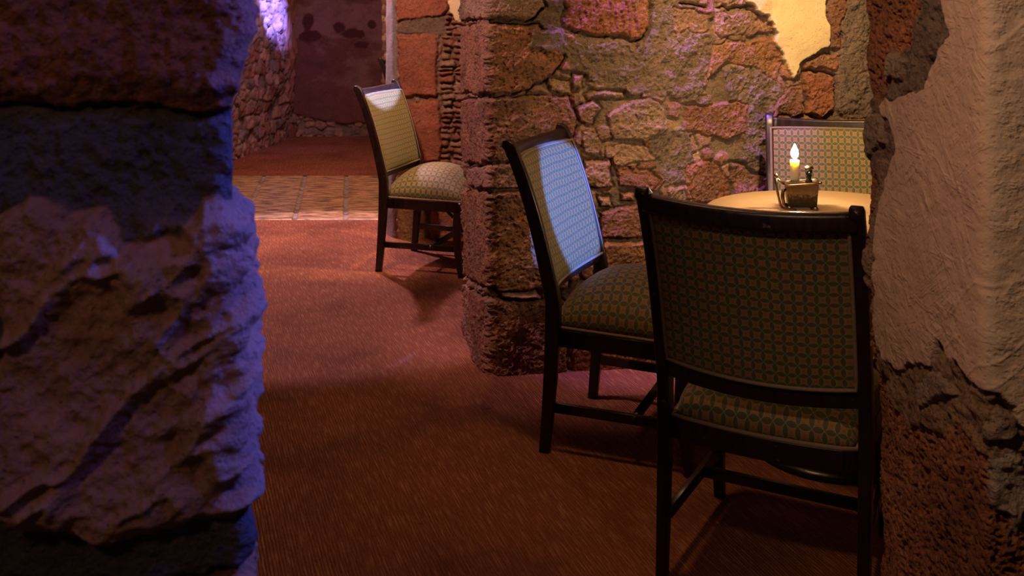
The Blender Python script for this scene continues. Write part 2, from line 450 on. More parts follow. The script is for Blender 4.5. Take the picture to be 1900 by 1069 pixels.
# --- rough stone wall of the alcove, its near end a pillar corner
plan_alc = Plan([(.25, 4.62), (-.205, 4.42), (-.085, 3.815), (.54, 3.90), (1.05, 4.17), (1.75, 4.34), (2.3, 4.34)], .014)
def f_alcove(S, Z):
    L = Lay(S, Z, plan_alc, 3, rubble=.085, cover=.62)
    fr = (2, 3, 4); si = 1
    # weathered mortar skins between the big stones
    for P in ([(985, -60), (1055, -60), (1050, 70), (1160, 80), (1210, 110), (1230, 180), (1130, 170), (1060, 130), (1030, 80), (990, 95)],
              [(1195, -60), (1260, -40), (1330, 80), (1300, 160), (1330, 200), (1240, 180), (1170, 120)],
              [(1340, 130), (1440, 125), (1450, 200), (1400, 215), (1350, 180)],
              [(1205, 235), (1270, 240), (1290, 330), (1230, 345), (1205, 300)],
              [(1540, 0), (1640, -60), (1640, 240), (1560, 215), (1530, 160), (1555, 90)],
              [(1385, 190), (1430, 200), (1425, 350), (1370, 330)]):
        L.patch(P, GRY if P[0][0] > 1300 else MOR, h=.014, pit=.8, px=fr, edge=.006, amp=.011, f=16)
    # corner column, return face then front face
    def quoin(vl0, vl1, ul, right, tn):
        P = [plan_alc.px(ul, vl0, (1,))]+[plan_alc.px(u, v, (2,)) for u, v in right]+[plan_alc.px(ul, vl1, (1,))]
        L.stone(P, tn, h=.019, pit=.95, bev=.010, px='raw', bump=.011, gap=True)
    quoin(-60, 34, 856, [(930, -60), (985, -60), (1008, 10), (990, 34), (935, 38)], TAN)
    quoin(46, 172, 862, [(935, 46), (1000, 45), (1046, 105), (1022, 142), (985, 165), (925, 174)], ORG)
    quoin(186, 300, 856, [(925, 180), (1056, 174), (1068, 215), (1050, 300), (920, 302)], (.37, .18, .11))
    quoin(312, 345, 872, [(920, 304), (960, 302), (990, 320), (985, 350), (920, 349)], PNK)
    quoin(352, 512, 858, [(920, 356), (1040, 354), (1060, 420), (1050, 535), (930, 545), (918, 530)], ORG)
    quoin(528, 660, 858, [(918, 552), (1035, 546), (1050, 560), (1055, 690), (915, 700)], (.38, .17, .10))
    L.stone([(930, 542), (1000, 538), (1005, 552), (935, 556)], PNK, h=.03, px=fr)
    # squared blocks and field stones of the front
    for P, tn, h in [
        ([(1044, -60), (1200, -60), (1202, 55), (1185, 72), (1100, 68), (1046, 48)], RED, .026),
        ([(1018, 142), (1058, 150), (1062, 172), (1024, 168)], TAN, .03), ([(1062, 135), (1084, 140), (1086, 163), (1064, 165)], PNK, .03),
        ([(1066, 195), (1100, 184), (1118, 205), (1098, 232), (1072, 226)], PNK, .034), ([(1085, 172), (1160, 168), (1160, 182), (1090, 184)], TAN, .022),
        ([(1126, 215), (1150, 190), (1200, 178), (1228, 200), (1222, 238), (1195, 266), (1140, 262)], TAN, .038),
        ([(1070, 240), (1100, 236), (1120, 262), (1112, 290), (1078, 284)], TAN, .03),
        ([(1122, 268), (1200, 270), (1210, 300), (1150, 312), (1122, 300)], TAN, .03),
        ([(1084, 293), (1134, 294), (1138, 340), (1126, 346), (1088, 344)], PNK, .034),
        ([(1142, 305), (1200, 315), (1225, 335), (1205, 352), (1150, 342)], BRN, .028),
        ([(1150, 352), (1178, 350), (1180, 372), (1152, 372)], ORG, .025), ([(1108, 362), (1130, 360), (1134, 380), (1112, 384)], PNK, .035),
        ([(1108, 392), (1140, 384), (1188, 380), (1215, 400), (1215, 440), (1112, 440)], BRN, .03),
        ([(1105, 448), (1215, 444), (1225, 560), (1100, 570)], ORG, .028),
        ([(1060, 585), (1180, 578), (1200, 690), (1062, 700)], RED, .03), ([(1188, 575), (1320, 570), (1320, 690), (1205, 690)], BRN, .03),
        ([(1246, 14), (1316, 18), (1318, 58), (1246, 62)], PNK, .02), ([(1326, 18), (1424, 26), (1428, 62), (1335, 74), (1322, 60)], PNK, .024),
        ([(1255, -60), (1310, -60), (1312, 8), (1258, 6)], TAN, .024), ([(1322, -60), (1370, -60), (1382, 12), (1326, 10)], TAN, .024),
        ([(1318, 82), (1440, 72), (1452, 112), (1440, 152), (1400, 128), (1345, 122), (1305, 150)], ORG, .026),
        ([(1264, 196), (1350, 184), (1386, 196), (1386, 250), (1350, 262), (1268, 246)], BRN, .026),
        ([(1270, 300), (1330, 296), (1350, 330), (1348, 380), (1280, 380), (1262, 340)], RED, .026),
        ([(1225, 345), (1262, 345), (1270, 378), (1232, 382)], TAN, .035), ([(1356, 300), (1420, 330), (1420, 400), (1358, 400)], BRN, .022),
        ([(1200, 390), (1330, 390), (1330, 480), (1225, 490)], BRN, .025), ([(1225, 495), (1420, 485), (1420, 565), (1228, 568)], TAN, .025),
        ([(1335, 392), (1500, 400), (1500, 480), (1338, 480)], RED, .025), ([(1325, 572), (1560, 568), (1560, 680), (1328, 685)], ORG, .025),
        ([(1428, 198), (1460, 160), (1486, 158), (1494, 215), (1430, 222)], BRN, .03), ([(1490, 130), (1545, 140), (1548, 196), (1530, 222), (1496, 214)], RED, .034),
        ([(1478, 118), (1530, 98), (1556, 102), (1552, 132), (1490, 128)], ORG, .035),
        ([(1526, -60), (1572, -60), (1562, 40), (1560, 92), (1534, 92), (1538, 50)], BRN, .03),
        ([(1500, 225), (1600, 215), (1640, 250), (1640, 390), (1500, 390)], BRN, .022)]:
        L.stone(P, tn, h=h*.62, px=fr, pit=.8, bev=.012, bump=.009)
    # chiselled block: upright tool marks
    q0, z1_ = plan_alc.px(1050, -60, fr); q1, z0_ = plan_alc.px(1198, 66, fr)
    m = sstep(q0, q0+.03, S)*sstep(q1, q1-.03, S)*sstep(z0_, z0_+.03, Z)*(Z < z1_)
    L.h += m*.012*np.clip(1-np.abs(fbm(S, Z*.16, 42, 3, .5, off=33))*3.2, 0, 1)
    # long joints and a second weathering skin
    L.patch([(985, 55), (1040, 60), (1043, 98), (1005, 96), (978, 85)], MOR, h=.03, pit=.6, px=fr, edge=.006, amp=.006)
    # cream plaster still clinging to the wall
    L.patch([(1372, -60), (1376, 0), (1395, 22), (1414, 24), (1430, 45), (1436, 85), (1450, 112), (1464, 140), (1474, 112), (1508, 100), (1531, 86), (1534, 50), (1520, 30), (1530, -60)],
            CRM, h=.040, pit=.05, px=fr, edge=.002, amp=.002)
    # faded black scribbles on two of the stones
    for a_, b_ in (((1177, 212), (1180, 221)), ((1180, 221), (1184, 214)), ((1184, 214), (1188, 221)), ((1190, 211), (1200, 212)), ((1195, 211), (1195, 222)), ((1202, 213), (1207, 221)), ((1207, 213), (1203, 220)),
                   ((1338, 31), (1338, 41)), ((1338, 32), (1344, 34)), ((1344, 34), (1339, 37)), ((1350, 34), (1351, 35)), ((1350, 40), (1351, 41)),
                   ((1546, 62), (1551, 70)), ((1550, 60), (1555, 68)), ((1554, 58), (1559, 66)), ((1558, 57), (1563, 64))):
        p0 = plan_alc.px(*a_, fr); p1 = plan_alc.px(*b_, fr)
        ex, ey = p1[0]-p0[0], p1[1]-p0[1]; t_ = np.clip(((S-p0[0])*ex+(Z-p0[1])*ey)/(ex*ex+ey*ey), 0, 1)
        k = sstep(.0038, .0022, np.hypot(S-p0[0]-ex*t_, Z-p0[1]-ey*t_))[..., None]
        L.c = L.c*(1-k)+np.array((.012, .011, .012))*k
    # irregular bulging of the whole masonry, heavier low down at the corner
    L.h += .016*fbm(S, Z, 3.3, 3, off=12)
    qc = plan_alc.L[2]
    L.h += .020*np.exp(-((S-qc+.2)/.28)**2)*sstep(.30, .0, Z)
    L.finish(pits=.0045)
    return L.out()
relief('wall_back', plan_alc, rows(0, 1.5, 2.6, .0034), .0034, f_alcove, M_STONE)

# --- stub wall behind the second chair
plan_mid = Plan([(-.83, 7.2), (-.752, 6.15), (-.700, 6.05), (.2, 6.02), (.9, 6.0)], .03)
def f_mid(S, Z):
    L = Lay(S, Z, plan_mid, 11, rubble=.055, cover=.8, tones=(BRN, PNK, TAN))
    # stacked thin stones beside the blocks
    q0, _ = plan_mid.px(816, 100, (2,)); q1, _ = plan_mid.px(858, 100, (2,))
    z = .0; k = 0
    while z < 1.5:
        hgt = .022+.022*random.random(); x0 = q0+.01*random.random(); cut = q0+(q1-q0)*(.45+.3*random.random()); x1 = q1+.06
        if z > .33 or True:
            tl = .012*(random.random()-.5)
            L.stone([(x0, z+.003), (cut-.004, z+.003+tl), (cut-.004, z+hgt+tl), (x0, z+hgt-.003)], random.choice((PNK, BRN, TAN, RED)), h=.02+.02*random.random(), px='raw', bev=.010, pit=.6)
            L.stone([(cut+.004, z+.003+tl), (x1, z+.003), (x1, z+hgt-.003), (cut+.004, z+hgt-.003+tl)], random.choice((PNK, BRN, ORG)), h=.015+.02*random.random(), px='raw', bev=.010, pit=.6)
        z += hgt
    RR = (.46, .16, .085)
    for P, tn in [([(738, -60), (826, -60), (832, 12), (820, 30), (795, 36), (738, 42)], RR),
                  ([(736, 64), (812, 66), (814, 170), (808, 182), (740, 180)], RR),
                  ([(742, 190), (812, 188), (824, 270), (818, 300), (742, 300)], RR),
                  ([(728, 305), (800, 308), (800, 375), (730, 372)], RED),
                  ([(728, 378), (790, 380), (792, 452), (730, 452)], PNK), ([(796, 380), (858, 380), (858, 452), (796, 452)], RED)]:
        L.stone(P, tn, h=.035, px=(2,), pit=.7, bev=.014, bump=.006)
    L.patch([(738, 36), (800, 30), (826, 28), (832, 66), (738, 60)], MOR, h=.012, pit=.7, px=(2,), amp=.008)
    L.patch([(828, 0), (858, 0), (858, 40), (846, 38), (840, 20)], CRM, h=.03, px=(2,))
    L.patch([(828, -60), (866, -60), (866, 30), (848, 38), (834, 18)], CRM, h=.035, px=(2,))
    # rendered return edge
    L.patch([(plan_mid.L[1]-1.2, -.1), (plan_mid.L[2]+.012, -.1), (plan_mid.L[2]+.012, 2.7), (plan_mid.L[1]-1.2, 2.7)], (.27, .23, .23), h=.018, pit=.35, px='raw', warp=.4)
    L.h += .010*fbm(S, Z, 4, 3, off=2)
    L.finish(tone=(.40, .22, .15), amt=.25)
    return L.out()
relief('wall_middle', plan_mid, rows(0, 1.56, 2.6, .005), .005, f_mid, M_STONE)

# --- wall end beyond the second room
plan_end = Plan([(-1.25, 11.2), (-1.20, 9.4), (0.2, 9.35)], .03)
def f_end(S, Z):
    L = Lay(S, Z, plan_end, 21, rubble=.07, cover=.85, tones=(TAN, CRM, BRN)); return L.out()
relief('wall_far_right', plan_end, rows(0, 1.56, 2.6, .012), .012, f_end, M_STONE)

# --- far wall, dark red render over rubble foot
plan_far = Plan([(-2.6, 10.72), (-1.0, 10.78)], .03)
def f_far(S, Z):
    L = Lay(S, Z, plan_far, 31, rubble=.10, cover=.9, tones=(GRY, TAN, PNK), rough=.008)
    L.h *= 1.6
    L.patch([(plan_far.px(u, v)) for u, v in [(420, -80), (760, -80), (760, 222), (700, 226), (640, 228), (600, 224), (560, 214), (420, 205)]], (.17, .068, .058), h=.05, pit=.55, px='raw', amp=.006, edge=.01)
    # paler worn band
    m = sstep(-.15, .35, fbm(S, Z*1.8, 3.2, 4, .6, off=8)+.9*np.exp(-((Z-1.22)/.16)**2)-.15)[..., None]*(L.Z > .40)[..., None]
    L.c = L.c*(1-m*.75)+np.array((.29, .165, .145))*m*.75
    for u, v, w_, h_ in ((572, 40, 12, 18), (578, 66, 22, 12), (655, 62, 22, 9), (632, 50, 14, 10), (672, 84, 12, 8), (690, 45, 8, 8)):
        q, z = plan_far.px(u, v); d = np.hypot((L.wx-q)/(w_/F*10.7), (L.wz-z)/(h_/F*10.7))+.35*fbm(S, Z, 12, 3, off=u)
        k = sstep(1.1, .8, d)[..., None]; L.c = L.c*(1-k)+np.array((.085, .022, .020))*k
    return L.out()
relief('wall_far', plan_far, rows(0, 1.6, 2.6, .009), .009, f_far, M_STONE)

# --- far left wall, rubble with dripping plaster
plan_fl = Plan([(-2.75, 5.8), (-2.62, 8.0), (-2.46, 9.45), (-2.335, 10.63), (-2.28, 11.0)], .08)
def f_fl(S, Z):
    L = Lay(S, Z, plan_fl, 41, rubble=.15, cover=.9, tones=(TAN, PNK, BRN, GRY, TAN), rough=.014)
    q1 = plan_fl.L[3]
    edge = q1-.20+.10*fbm(S, Z, 4, 3, off=3)
    low = .62+.28*fbm(S*3.2, Z*0+.3, 3, 2, off=6)
    k = (sstep(-.01, .01, S-edge)*sstep(-.02, .02, Z-low))[..., None]
    L.c = L.c*(1-k)+np.array((.40, .20, .12))*k; L.h = L.h*(1-k[..., 0])+.04*k[..., 0]; L.pit = L.pit*(1-.8*k[..., 0])
    top = (sstep(1.02, 1.2, Z+.15*fbm(S*2.5, Z*.7, 5, 3, off=9))*(1-k[..., 0]))[..., None]
    L.c = L.c*(1-top)+np.array((.52, .42, .36))*top
    L.h += .05*fbm(S, Z*.7, 2.5, 4, .6, off=51)+.03*fbm(S*1.5, Z, 8, 3, off=53)
    return L.out()
relief('wall_far_left', plan_fl, rows(0, 1.6, 2.6, .010), .010, f_fl, M_STONE)

# --- near pillar on the left
plan_nl = Plan([(-1.5, 1.02), (-.272, 1.02), (-.375, 1.30), (-1.5, 1.35)], .026)
def f_nl(S, Z):
    L = Lay(S, Z, plan_nl, 55, mortar=(.10, .082, .082), rubble=0, rough=.009)
    sg = (0,)
    e = plan_nl.L[1]
    def blk(v0, v1, u0, tn, **kw):
        z0 = H0-(v1-V0)*1.02/F; z1 = H0-(v0-V0)*1.02/F; s0 = plan_nl.px(u0, 500, sg)[0] if u0 > -500 else e-.9
        L.stone([(s0, z0), (e+.27, z0+.006), (e+.27, z1-.01), (s0, z1)], tn, px='raw', **kw)
    blk(-400, 205, -600, (.34, .135, .075), h=.020, bump=.010, bev=.03, pit=1.)
    z0 = H0-(958-V0)*1.02/F
    P = [(-8, 400), (60, 372), (200, 385), (240, 440), (340, 430), (400, 372), (475, 380), (560, 380), (560, 940), (470, 950), (300, 966), (200, 1000), (60, 985), (-6, 900), (-8, 600)]
    q = []
    for u, v in P:
        if u > 480: q.append((e+.27, H0-(v-V0)*1.02/F))
        else: q.append((plan_nl.px(max(u, -200), v, sg)[0], H0-(v-V0)*1.02/F))
    L.stone(q, (.40, .215, .14), px='raw', h=.022, bump=.004, bev=.02, pit=.35)
    L.stone([(e-.9, z0), (plan_nl.px(-24, 500, sg)[0], z0), (plan_nl.px(-24, 500, sg)[0], H0-.20), (e-.9, H0-.2)], TAN, px='raw', h=.02)
    L.stone([(e-.9, .1), (e+.27, .1), (e+.27, H0-(1068-V0)*1.02/F), (plan_nl.px(330, 1068, sg)[0], H0-(1062-V0)*1.02/F), (plan_nl.px(250, 1085, sg)[0], H0-(1095-V0)*1.02/F), (e-.9, H0-(1095-V0)*1.02/F)], ORG, px='raw', h=.02)
    # chiselled diagonal ridges of the big block
    a = R(38); u_ = S*math.cos(a)+Z*math.sin(a); v_ = -S*math.sin(a)+Z*math.cos(a)
    m = sstep(z0-.01, z0+.03, Z)*sstep(H0-.19, H0-.24, Z)
    ridge = 1-np.abs(fbm(u_*.55, v_*1.5, 11, 3, .5, off=77))*3.0
    L.h += m*(.018*np.clip(ridge, 0, 1)**1.5+.016*fbm(S, Z, 6, 3, off=71))
    k = (m*np.clip(ridge, 0, 1)**3*.5)[..., None]
    L.c = L.c*(1-k)+np.array((.50, .34, .21))*k
    # outline of the opening edge, px offset from 487 at given rows
    vv = [-400, 0, 60, 110, 150, 230, 270, 330, 400, 520, 640, 800, 900, 980, 1030, 1069, 1400]
    oo = [-22, -17, -16, -38, -42, -40, -32, -30, -34, -33, -28, -28, -30, 24, 30, 0, 0]
    o = np.interp(H0-(np.array(vv)-V0)*1.02/F, [0, 1], [0, 1])
    zz = H0-(np.array(vv)-V0)*1.02/F
    off = np.interp(Z, zz[::-1], np.array(oo)[::-1])*1.02/F
    side = sstep(e-.03, e+.01, S)
    L.h += off*side
    return L.out()
relief('wall_near_left', plan_nl, rows3(0, .78, 1.44, 2.6, .0022), .0022, f_nl, M_STONE, (plan_nl.L[1]-.62, plan_nl.len-.6))

# --- near pier on the right, its jamb turned to the opening
plan_nr = Plan([(1.9, 2.04), (.82, 2.04), (.700, 1.965), (.708, 1.50), (1.5, 1.50)], .016)
def f_nr(S, Z):
    L = Lay(S, Z, plan_nr, 63, mortar=(.37, .145, .065), rubble=0, rough=.004)
    q = plan_nr
    L.pit[:] = 1.
    L.h += .005*fbm(S, Z, 18, 3, .6, off=5)
    for sc_, dp, o_ in ((.012, .006, 3), (.021, .009, 9)):
        d1, d2, r_, r2_ = worley(L.wx/sc_+fbm(S, Z, 60, 2, off=o_)*.5, L.wz/(sc_*.7)+fbm(S, Z, 60, 2, off=o_+4)*.5, o_)
        L.h -= dp*sstep(.42, .12, d1)*(r_ > .35)
    fx = lambda u, v: q.px(u, v, (2, 3))
    def zpx(v, d): return H0-(v-V0)*d/F
    jm = (2, 3)
    # lumpy conglomerate near the edges of the plaster
    for P, tn in (([(1650, 100), (1700, 80), (1730, -60), (1790, -60), (1775, 90), (1735, 180), (1648, 188)], (.22, .15, .10)),
                  ([(1612, 190), (1668, 195), (1680, 320), (1625, 330)], (.25, .16, .11)),
                  ([(1640, 300), (1665, 300), (1650, 420), (1625, 520), (1612, 640), (1605, 560), (1612, 420)], (.34, .22, .15)),
                  ([(1625, 655), (1700, 640), (1790, 660), (1880, 740), (1905, 830), (1820, 830), (1790, 790), (1700, 790), (1640, 740)], (.30, .185, .10)),
                  ([(1830, 830), (1870, 815), (1895, 850), (1890, 1000), (1860, 960), (1835, 900)], (.40, .32, .25))):
        L.patch(P, tn, h=.004, pit=.85, px=jm, edge=.006, warp=1.6, amp=.010, f=26)
    for P in ([(1700, 700), (1750, 690), (1780, 730), (1720, 760)], [(1820, 800), (1850, 745), (1890, 770), (1880, 800)], [(1655, 95), (1690, 110), (1675, 150), (1650, 140)], [(1612, 215), (1650, 210), (1655, 270), (1615, 290)]):
        L.stone(P, (.34, .24, .17), px=jm, h=.014, bev=.008, pit=.8, gap=False)
    # the plaster coat
    pl = [(1757, -60), (1760, 0), (1772, 68), (1745, 108), (1732, 166), (1692, 183), (1652, 181), (1644, 196), (1668, 240), (1674, 280), (1662, 315), (1654, 350), (1642, 400), (1638, 450), (1638, 500), (1632, 560), (1634, 640), (1650, 668), (1672, 690), (1702, 672), (1738, 682), (1752, 636), (1770, 664), (1800, 686), (1826, 716), (1850, 726), (1870, 750), (1888, 792), (1905, 800)]
    PP = [fx(u, v) for u, v in pl]+[(q.len+.1, zpx(800, 1.5)), (q.len+.1, 2.7), (PP0 := fx(1757, -60)[0], 2.7)]
    L.patch(PP, (.64, .43, .31), h=.013, pit=.02, px='raw', edge=.0025, warp=.9, amp=.0022, f=9)
    # trowel strokes: short raised ridges running diagonally
    pm = (L.pit < .3)
    a = R(40); u_ = S*math.cos(a)+Z*math.sin(a); v_ = -S*math.sin(a)+Z*math.cos(a)
    r1 = np.clip(1-np.abs(fbm(u_*.5, v_*2.2, 14, 2, .5, off=15))*7, 0, 1)
    a = R(-50); u2 = S*math.cos(a)+Z*math.sin(a); v2 = -S*math.sin(a)+Z*math.cos(a)
    r2 = np.clip(1-np.abs(fbm(u2*.6, v2*2.0, 9, 2, .5, off=19))*8, 0, 1)
    r1 *= sstep(.0, .3, fbm(S, Z, 7, 2, off=23)); r2 *= sstep(.0, .3, fbm(S, Z, 6, 2, off=29))
    L.h += pm*(.0016*r1+.0013*r2+.0010*fbm(S, Z, 35, 3, .6, off=8))
    # paler, less pink plaster tint on the face towards the near room
    c1 = q.L[3]
    kk = (sstep(-.004, .004, S-c1+.006*fbm(Z, S*0, 6, 2, off=2))*pm)[..., None]
    L.c = L.c*(1-kk)+np.array((.60, .455, .34))*kk
    # outline of the far edge, relative to pixel 1611
    vv = np.array([-300, 0, 130, 185, 205, 250, 320, 400, 480, 560, 640, 690, 800, 930, 1000, 1069, 1500]); oo = [-22, -22, -19, -10, -14, -14, -12, -20, -24, -14, -12, 0, 2, 2, 8, 2, 0]
    zz = zpx(vv, 1.965)
    off = -np.interp(Z, zz[::-1], np.array(oo)[::-1])*1.965/F-.012
    side = sstep(q.L[2]+.14, q.L[2]+.01, S)*sstep(q.L[2]-.10, q.L[2]-.02, S)
    L.h += off*side
    return L.out()
relief('wall_near_right', plan_nr, rows3(0, .36, 1.44, 2.6, .0022), .0022, f_nr, M_PIER, (plan_nr.L[1]-.1, plan_nr.len-.3))

# ---------------------------------------------------------------- floors and ceiling
def slab(name, x0, y0, x1, y1, z, mat):
    return struct(link(name, mesh(name, [(x0, y0, z), (x1, y0, z), (x1, y1, z), (x0, y1, z)], [[0, 1, 2, 3]]), mat))
slab('floor', -4.5, -2, 4, 6.55, 0, M_CARPET)
slab('floor_beyond', -4.5, 8.24, 4, 12, 0, M_CARPET)
# slab strip between the carpets
mb = MB(); tints = []
base = [(-4.5, 6.55, -.006), (4, 6.55, -.006), (4, 8.24, -.006), (-4.5, 8.24, -.006)]
mb.add(base, [[0, 1, 2, 3]]); tints += [(.34, .30, .29)]*4
x = -1.385-.34*6
for i in range(16):
    w_ = .335 if i != 7 else .27
    sh = -.27
    pts = [(x+.012, 6.553), (x+w_-.012, 6.553), (x+w_-.012+sh, 8.228), (x+.012+sh, 8.228)]
    n0 = len(mb.v)
    inner = [(px_+(.010 if k in (0, 3) else -.010), py_+(.012 if k < 2 else -.012)) for k, (px_, py_) in enumerate(pts)]
    mb.add([(a, b_, -.003) for a, b_ in pts]+[(a, b_, .004) for a, b_ in inner], [[4, 5, 6, 7]]+[[k, (k+1) % 4, 4+(k+1) % 4, 4+k] for k in range(4)])
    tn = random.choice(((.42, .27, .15), (.46, .32, .18), (.40, .28, .16), (.50, .27, .15)))
    tints += [tn]*8; x += w_
me = mesh('floor_slabs', mb.v, mb.f, smooth=False)
a = me.color_attributes.new('tint', 'FLOAT_COLOR', 'POINT')
a.data.foreach_set('color', [c_ for t_ in tints for c_ in (*t_, 1)])
struct(link('floor_slabs', me, M_TILE))
def cbox(name, x0, y0, x1, y1, z0, z1, mat):
    v = [(x, y, z) for z in (z0, z1) for x, y in ((x0, y0), (x1, y0), (x1, y1), (x0, y1))]
    f = [[3, 2, 1, 0], [4, 5, 6, 7], [0, 1, 5, 4], [1, 2, 6, 5], [2, 3, 7, 6], [3, 0, 4, 7]]
    return struct(link(name, mesh(name, v, f, smooth=False), mat))
cbox('ceiling', -4.5, -2, 4, 12, 2.6, 2.7, M_CEIL)

# ---------------------------------------------------------------- chairs
HT, ZS = .96, .385            # crest height, underside of the cushion
WT, WR, WF, DP, RT, RF = .240, .235, .224, .425, .150, .030
PITCH = .0247; SPITCH = .030
def back_y(z):
    t_ = (z-.48)/(HT-.48)
    if z < .44: return -RF*((.44-z)/.44)**1.5
    if t_ < 0: return 0
    return -RT*(.72*t_+.28*t_**3)
def sag(x, w=WT): return -.034*(1-(x/w)**2)
def lerp(a, b, t_): return a+(b-a)*t_
def half(z): return lerp(WR, WT, min(1, z/HT))

def ring(pts, r, name, mat, parent):
    return MB().tube(pts, r, 8, True).build(name, mat, parent)

def panel_mesh():
    """upholstered pad between the posts, bulging to the front, flat behind"""
    N, Mz = 36, 36; z0, z1 = .532, .918
    vs, uv, fs = [], [], []
    for sd in (1, -1):
        for j in range(Mz+1):
            tz = j/Mz; z = lerp(z0, z1, tz)
            for i in range(N+1):
                tx = i/N*2-1; hw = half(z)-(.002 if sd > 0 else .0145); xx = tx*hw
                ed = (1-abs(tx)**6)*(1-abs(tz*2-1)**6)
                zz = z - .012*(1-tx*tx)*(1-tz)-(.012*(1-tz)**3 if sd > 0 else 0)     # lower edge dips with the rail
                y = back_y(z)+sag(min(1, abs(tx))*(half(z)-.0145))+(.021+(.012+.010*(1-tx*tx))*ed**.5 if sd > 0 else -.014-.003*ed**.5)
                vs.append((xx, y, zz)); uv.append((xx/PITCH*sd+ (0 if sd>0 else .3), (z-z0)/PITCH))
    W = N+1; n0 = W*(Mz+1)
    for j in range(Mz):
        for i in range(N):
            a = j*W+i; fs.append([a+1, a, a+W, a+W+1])
            b = n0+a; fs.append([b, b+1, b+W+1, b+W])
    for i in range(N):
        fs.append([i, i+1, n0+i+1, n0+i]); k = Mz*W; fs.append([k+i+1, k+i, n0+k+i, n0+k+i+1])
    for j in range(Mz):
        a = j*W; fs.append([a+W, a, n0+a, n0+a+W]); a = j*W+N; fs.append([a, a+W, n0+a+W, n0+a])
    return mesh('backrest', vs, fs, uv)

def seat_hw(y): return lerp(.216, .229, y/DP)
def seat_mesh():
    """domed cushion over a rounded trapezoid, sides falling almost upright"""
    N = 40; vs, uv, fs = [], [], []
    n = 3.0
    def prof(a):        # a in [-1,1] -> position, height factor, arc length
        th = a*PI/2
        c, s_ = math.cos(th), math.sin(th)
        return math.copysign(abs(s_)**(2/n), s_), abs(c)**(2/n)
    def table(nn):
        out = [prof(i/nn*2-1) for i in range(nn+1)]; arc = [0]
        for p, q in zip(out, out[1:]): arc.append(arc[-1]+math.hypot((q[0]-p[0])*.22, (q[1]-p[1])*.075))
        mid = arc[nn//2]
        return out, [a-mid for a in arc]
    T, A = table(N)
    for j in range(N+1):
        for i in range(N+1):
            px_, hx = T[i]; py_, hy = T[j]
            y = .002+(DP+.016)*(py_*.5+.5); xx = px_*seat_hw(y)
            # soften plan corners
            k = 1-.045*(abs(px_)**8)*(abs(py_)**8); 
            dome = .070*(1-px_**2*.9)*(1-(py_)**2*.9)
            hh = hx*hy
            z = ZS+.004+.088*hh+dome*hh
            yc = (y-DP/2)*k+DP/2; back = sag(xx, .23)*(.5-.5*py_)*.8
            vs.append((xx*k, yc+back, z)); uv.append((A[i]/SPITCH+.25, A[j]/SPITCH))
    W = N+1
    for j in range(N):
        for i in range(N):
            a = j*W+i; fs.append([a, a+1, a+W+1, a+W])
    b0 = len(vs)
    for p in [0, N, N*W+N, N*W]: vs.append((vs[p][0], vs[p][1], ZS)); uv.append((0, 0))
    edge = [i for i in range(W)]+[j*W+N for j in range(1, W)]+[N*W+i for i in range(N-1, -1, -1)]+[j*W for j in range(N-1, 0, -1)]
    fs.append(edge[::-1])
    return mesh('seat', vs[:b0], fs, uv[:b0])
def seat_outline(z, o=0., n=14):
    pts = []
    for i in range(n): x_ = lerp(-1, 1, i/n)*(seat_hw(0)+o-.004); pts.append((x_, .002-o+sag(x_, .23)*.8, z))
    for i in range(n): y_ = i/n*(DP+.016); pts.append((seat_hw(y_)+o-.004, y_, z))
    for i in range(n): x_ = lerp(1, -1, i/n)*(seat_hw(DP)+o-.004); pts.append((x_, DP+.016+o, z))
    for i in range(n): y_ = (1-i/n)*(DP+.016); pts.append((-seat_hw(y_)-o+.004, y_, z))
    return pts

